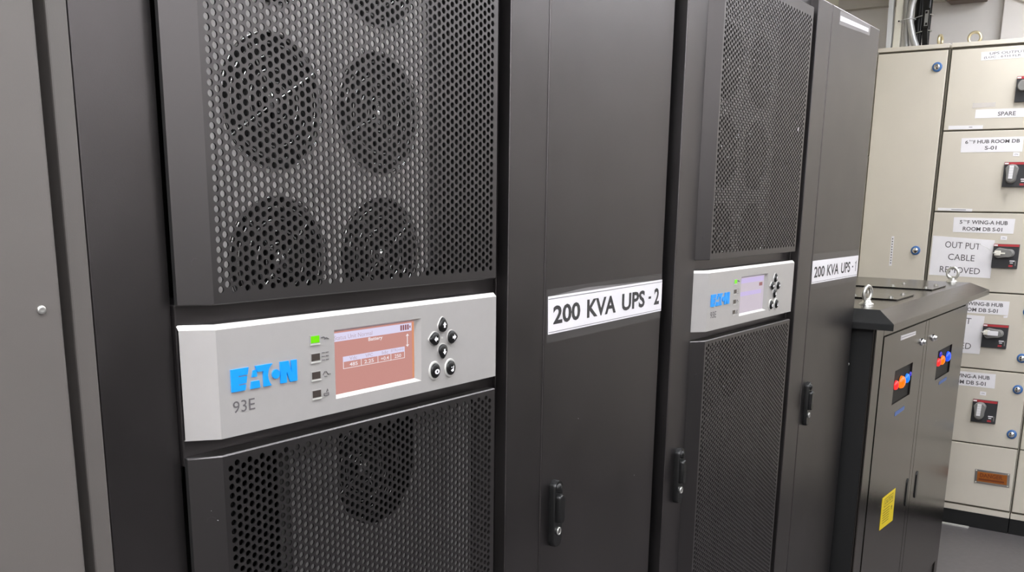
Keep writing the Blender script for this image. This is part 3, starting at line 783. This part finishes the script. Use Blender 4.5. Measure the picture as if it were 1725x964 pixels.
def breaker(yl, zt, mode):
    w, h = .1025, .104
    b = MB(); y0 = yl-w
    b.box(XB-.012, XB, y0, yl, zt-h, zt, 'dgrey'); p = b.build('rotary_breaker', rB, bevel=.0015)
    b = MB(); b.box(XB-.0135, XB-.0115, y0+.001, yl-.001, zt-.0105, zt-.001, 'red'); b.box(XB-.0138, XB-.0115, yl-.017, yl-.002, zt-.009, zt-.003, 'plabel'); b.build('name_strip', p)
    # knob: head circle and lever
    cyk, czk = (yl-.034, zt-.036) if mode != 'h' else (yl-.034, zt-.040)
    n = 14; P = []
    R1, R2, L = .0265, .0195, .046
    for k in range(n+1):
        a = math.radians(20+140*k/n); P.append((R1*math.cos(a), R1*math.sin(a)))
    P.append((-R2, -.022))
    for k in range(n+1):
        a = math.pi+math.pi*k/n; P.append((R2*math.cos(a), -L+R2*.6+R2*math.sin(a)*.95))
    P.append((R2, -.022))
    def mp(p, s=1.0, d=0.0):
        u, v = p[0]*s, p[1]*s
        if mode == 'h': u, v = -v, u*.92+.001
        return (XB-d, cyk-u, czk+v)
    b = MB(); b.ring_loft([[mp(p, 1, .012) for p in P], [mp(p, 1, .030) for p in P], [mp(p, .86, .036) for p in P]], 'hgrey')
    hdl = b.build('selector_handle', p)
    b = MB()
    if mode == 'v':
        cs = [(-.0085, .021), (.0085, .021), (.0065, -.034), (-.0095, -.034)]
        a = [mp(q, 1, .0358) for q in cs]; c = [mp(q, 1, .0385) for q in cs]
        b.add(a+c, [(4,5,6,7),(0,1,5,4),(1,2,6,5),(2,3,7,6),(3,0,4,7)], 'plabel')
        for k in range(1, 5): b.box(XB-.0389, XB-.0384, cyk-.0080, cyk+.0080, czk+.021-.011*k, czk+.0215-.011*k, 'hgrey')
        b.build('white_insert', hdl)
    b = MB()
    b.box(XB-.0125, XB-.0119, y0+.012, y0+.032, zt-.074, zt-.069, 'plabel'); b.box(XB-.0125, XB-.0119, y0+.018, y0+.030, zt-.082, zt-.078, 'plabel')
    b.box(XB-.0125, XB-.0119, y0+.018, y0+.034, zt-.097, zt-.089, 'red'); b.box(XB-.0125, XB-.0119, y0+.006, y0+.010, zt-.092, zt-.070, 'hgrey'); b.build('position_marks', p)
    return p
breaker(-.1275, 1.990, 'h'); breaker(-.1200, 1.6420, 'v'); breaker(-.1175, 1.2975, 'h'); breaker(-.1155, .9470, 'h'); breaker(-.1112, .6045, 'v')
def padlock(y, z, label, tagged):
    r = thing('padlock', (XB-.04, y, z), label, 'padlock')
    b = MB(); b.box(XB-.050, XB-.037, y-.012, y+.012, z-.010, z+.010, 'cream'); b.build('body', r, bevel=.002)
    b = MB(); b.torus((XB-.043, y+.012, z), (0, 0, 1), .009, .0022, 'zinc', 20, 8); b.build('shackle', r)
    if tagged:
        b = MB(); b.box(XB-.052, XB-.051, y-.048, y-.006, z-.011, z+.009, 'paper'); b.build('tag', r)
    else:
        b = MB(); b.box(XB-.046, XB-.042, y-.030, y-.012, z-.003, z+.003, 'cream'); b.build('key', r)
padlock(-.141, 1.2590, 'cream padlock on breaker handle beside the OUT PUT CABLE REMOVED sheet', False)
padlock(-.137, .9130, 'white tagged padlock on breaker handle just right of low dark cabinet', True)
b = MB(); b.tube([(XB-.038, -.062+.0, 1.296), (XB-.030, -.09, 1.283), (XB-.045, -.114, 1.268)], .0011, 'zinc', 6)
tag(b.build('seal_wire', origin=(XB-.038, -.09, 1.28)), 'thin wire across the OUT PUT CABLE REMOVED sheet to the padlock', 'wire')

# writing on the beige panels
def lab(cs, label, texts, name='paper_label', cat='label', **k): return sign(name, cs, 'x', XB, label, cat, texts, **k)
lab([(.0247, 2.0974), (-.262, 2.1005), (-.264, 2.0660), (.0232, 2.0637)], 'pale label lettered UPS OUTPUT PANEL at the top of beige panel', [('UPS OUTPUT PANEL', .115, .86, .60, .90), ('(LOC : 6TH FLR. UPS ROOM)', .04, .96, .12, .45)], key='plabel', ink='gink', bold=.01)
lab([(.0205, 1.8625), (-.23, 1.8622), (-.232, 1.8262), (.0212, 1.8269)], 'white label lettered SPARE under the topmost breaker switch', [('SPARE', .355, .630, .20, .68)], ink='gink', bold=.015)
lab([(.0648, 1.7452), (-.1806, 1.7465), (-.1812, 1.6847), (.0631, 1.6851)], 'white label lettered HUB ROOM DB under 6TH F, second door from top', [('6', .065, .115, .60, .83), ('TH', .125, .185, .76, .85), ('F', .20, .235, .60, .83), ('HUB ROOM DB', .265, .945, .60, .85), ('S-01', .395, .585, .16, .42)], ink='gink', bold=.022)
lab([(.0596, 1.4074), (-.1881, 1.4046), (-.1874, 1.3417), (.0575, 1.3426)], 'white label lettered 5TH F WING-A HUB above the OUT PUT CABLE REMOVED sheet', [('5', .105, .150, .57, .82), ('TH', .160, .225, .73, .83), ('F', .235, .270, .57, .82), ('WING-A HUB', .305, .890, .57, .84), ('ROOM DB S-01', .165, .815, .12, .38)], ink='gink', bold=.022)
sign('paper_sign', [(.1382, 1.3246), (-.1181, 1.3117), (-.1180, 1.1469), (.1376, 1.1493)], 'x', XB, 'white sheet lettered OUT PUT CABLE REMOVED, wholly readable, on beige door', 'sign',
     [('OUT PUT', .215, .785, .725, .885), ('CABLE', .285, .715, .415, .575), ('REMOVED', .170, .825, .085, .245)], ink='gink')
lab([(.035, 1.0495), (-.2078, 1.0498), (-.2078, .9899), (.035, .9890)], 'white label ending NG-B HUB just above the breaker with white tagged padlock', [('5', .105, .150, .57, .82), ('TH', .160, .225, .73, .83), ('F', .235, .270, .57, .82), ('WING-B HUB', .305, .900, .57, .84), ('ROOM DB S-01', .165, .825, .12, .40)], ink='gink', bold=.022)
sign('paper_sign', [(.138, .985), (-.1154, .979), (-.1128, .8079), (.140, .806)], 'x', XB, 'white sheet half hidden behind low dark cabinet, only T and D visible', 'sign',
     [('OUT PUT', .165, .792, .760, .920), ('CABLE', .285, .715, .445, .605), ('REMOVED', .170, .845, .110, .270)], ink='gink')
lab([(.055, .7230), (-.1895, .7243), (-.1921, .6597), (.052, .6590)], 'white label ending ING-A HUB above the lowest breaker switch', [('5', .105, .150, .57, .82), ('TH', .160, .225, .73, .83), ('F', .235, .270, .57, .82), ('WING-A HUB', .305, .905, .57, .84), ('ROOM DB S-01', .165, .845, .12, .40)], ink='gink', bold=.022)
lab([(.1242, 1.7993), (-.0152, 1.7974), (-.0152, 1.7820), (.1242, 1.7835)], 'thin pale label strip at the bottom of the SPARE door', [], name='label_strip', key='plabel', lines=[(.60, .70, .45, .60)], ink='gink')
lab([(.1311, 1.4477), (-.0120, 1.4446), (-.0120, 1.4330), (.1311, 1.4360)], 'thin pale label strip at the bottom of the 6TH F HUB ROOM door', [], name='label_strip', key='plabel', lines=[(.40, .82, .42, .60)], ink='gink')
lab([(.3185, 1.3168), (.3065, 1.3168), (.3050, 1.1814), (.3170, 1.1814)], 'narrow upright label strip on the long plain beige door', [], name='label_strip', key='plabel', lines=[(.3, .7, .08+.09*k, .12+.09*k) for k in range(10)], ink='gink')
lab([(.036, 1.8905), (-.055, 1.8905), (-.055, 1.8720), (.036, 1.8700)], 'torn patch of milky tape above the SPARE label', [], name='tape_patch', cat='tape', key='tape3')
for (y, z, nm) in ((-.1596, 1.6741, 'under the 6TH F HUB ROOM DB label'), (-.1522, 1.3230, 'under the readable 5TH F WING-A label'), (-.1475, .6326, 'above the lowest breaker switch')):
    lab([(y+.0125, z+.0085), (y-.0125, z+.0075), (y-.0125, z-.0085), (y+.0125, z-.0080)], 'tiny white ON tag '+nm, [('ON', .25, .75, .30, .68)], name='tag', cat='tag', ink='gink')
lab([(-.1900, .9850), (-.2080, .9890), (-.2060, .9790), (-.1920, .9770)], 'tiny torn scrap of white paper under the NG-B HUB label', [], name='paper_scrap', cat='paper')
r = thing('danger_plate', (XB, -.229, .249), 'orange brown DANGER plate in a grey frame on the lowest beige door', 'sign')
fn = bil([(-.1548, .2812), (-.3005, .2827), (-.3034, .2162), (-.1571, .2152)], 'x', XB)
b = MB(); qrect(b, fn, 0, 1, 0, 1, 'steel', -.003, 0); b.build('frame', r, bevel=.001)
b = MB(); qrect(b, fn, .075, .925, .16, .84, 'amber', -.0042, -.002); b.build('plate', r)
b = MB(); text(b, 'DANGER', .15, .80, .48, .76, lambda s, t: fn(s, t, -.0046), 'danger', .02)
qrect(b, fn, .12, .85, .26, .38, 'danger', -.0046)
for s in (.045, .955):
    for t in (.09, .91):
        b.cyl(fn(s, t, -.003), (-1, 0, 0), .003, .0015, 'cream', 10)
b.build('lettering', r)

# ------------------------------------------------------------------ cables and trunking rising from the beige panels
XC = 4.40; ZC = 2.1535; ZU = 2.62
b = MB(); b.add([(XC+d, y, z) for z in (ZC, ZU) for d, y in ((0, .5030+.004*(z > 2.5)*3), (0, .4815+.004*(z > 2.5)*3), (.03, .4815+.004*(z > 2.5)*3), (.03, .5030+.004*(z > 2.5)*3))], [(0,1,5,4),(1,2,6,5),(2,3,7,6),(3,0,4,7),(4,5,6,7),(0,3,2,1)], 'trunk')
tag(b.build('trunking', origin=(XC, .49, ZC)), 'narrow white trunking, leftmost riser on the beige panel', 'trunking')
b = MB(); b.box(XC, XC+.03, .4420, .4745, ZC, ZU, 'cream'); o = b.build('cable_tray', origin=(XC, .458, ZC), bevel=.003)
tag(o, 'wider cream riser beside the narrow white trunking', 'trunking')
b = MB(); b.cyl((XC, .455, 2.300), (-1, 0, 0), .004, .001, 'blackm', 10); b.build('screw_hole', o)
def conduit(pts, r, label, key='flex', ribs=True, name='flexible_conduit'):
    P = []
    for i in range(len(pts)-1):
        a, c = Vector(pts[i]), Vector(pts[i+1]); n = max(2, int((c-a).length/.004))
        for k in range(n): P.append(a.lerp(c, k/n))
    P.append(Vector(pts[-1]))
    for _ in range(6): P = [P[0]]+[(P[i-1]+P[i]*2+P[i+1])/4 for i in range(1, len(P)-1)]+[P[-1]]
    b = MB(); b.tube(P, r, key, 12, rfun=(lambda i: r*(1.0 if i % 2 else .86)) if ribs else None)
    return tag(b.build(name, origin=tuple(pts[0])), label, 'cable')
conduit([(XC, .405, ZC), (XC, .418, 2.25), (XC, .427, 2.40), (XC, .430, 2.62)], .0125, 'straight silver ribbed conduit beside the cream riser')
conduit([(XC-.02, .350, ZC), (XC-.02, .380, 2.22), (XC-.02, .402, 2.30), (XC-.02, .399, 2.36), (XC-.02, .385, 2.42), (XC-.02, .375, 2.62)], .0155, 'bent silver conduit curving behind the cable tie', ribs=False)
conduit([(XC+.045, .376, ZC), (XC+.045, .376, 2.62)], .021, 'black cable behind the bent silver conduit', 'black', False, 'power_cable')
conduit([(XC+.045, .335, ZC), (XC+.045, .337, 2.62)], .014, 'black cable between bent silver conduit and flat black strap', 'black', False, 'power_cable')
b = MB()
for z in (2.245, 2.315):
    b.torus((XC+.045, .358, z), (0, .2, 1), .043, .0024, 'zinc', 24, 6)
tag(b.build('cable_clip', origin=(XC+.03, .362, 2.28)), 'pair of silver clips around the black cables', 'clip')
b = MB(); b.add([(XC+d, y+dy, z) for z, y in ((ZC, .3255), (2.26, .3355), (2.40, .3445), (2.62, .347)) for d, dy in ((0, .012), (0, -.012), (.008, -.012), (.008, .012))],
      [(4*k+i, 4*k+(i+1) % 4, 4*k+4+(i+1) % 4, 4*k+4+i) for k in range(3) for i in range(4)], 'black')
o = tag(b.build('strap', origin=(XC, .335, ZC)), 'flat black strap carrying a framed plate', 'strap')
b = MB(); b.box(XC-.006, XC, .3185, .3435, 2.258, 2.345, 'black'); b.box(XC-.0075, XC-.0055, .323, .339, 2.268, 2.336, 'hgrey'); b.box(XC-.008, XC-.007, .325, .334, 2.272, 2.282, 'black'); b.box(XC-.008, XC-.007, .328, .337, 2.322, 2.332, 'black'); b.build('framed_plate', o)
b = MB(); b.torus((XC-.012, .411, 2.298), (.05, .1, 1), .033, .0016, 'trunk', 28, 6)
tag(b.build('cable_tie', origin=(XC, .411, 2.298)), 'white cable tie around the two silver conduits', 'cable tie')
b = MB(); b.box(XW-.12, XW-.02, .115, .275, 2.385, 2.45, 'brown'); b.box(XW-.12, XW-.115, .115, .275, 2.45, 2.49, 'brown')
tag(b.build('wall_tray', origin=(XW-.07, .17, 2.43), bevel=.003), 'dark brown cable tray high on the right wall', 'tray')
b = MB(); b.lathe((XW-.06, -.070, 2.442), (-1, 0, 0), [(.085, 0), (.085, .02), (.077, .03), (.073, .024), (0, .024)], 'wall', 36)
tag(b.build('round_vent', origin=(XW-.06, -.070, 2.442)), 'round grey wall vent in the top right corner', 'vent')
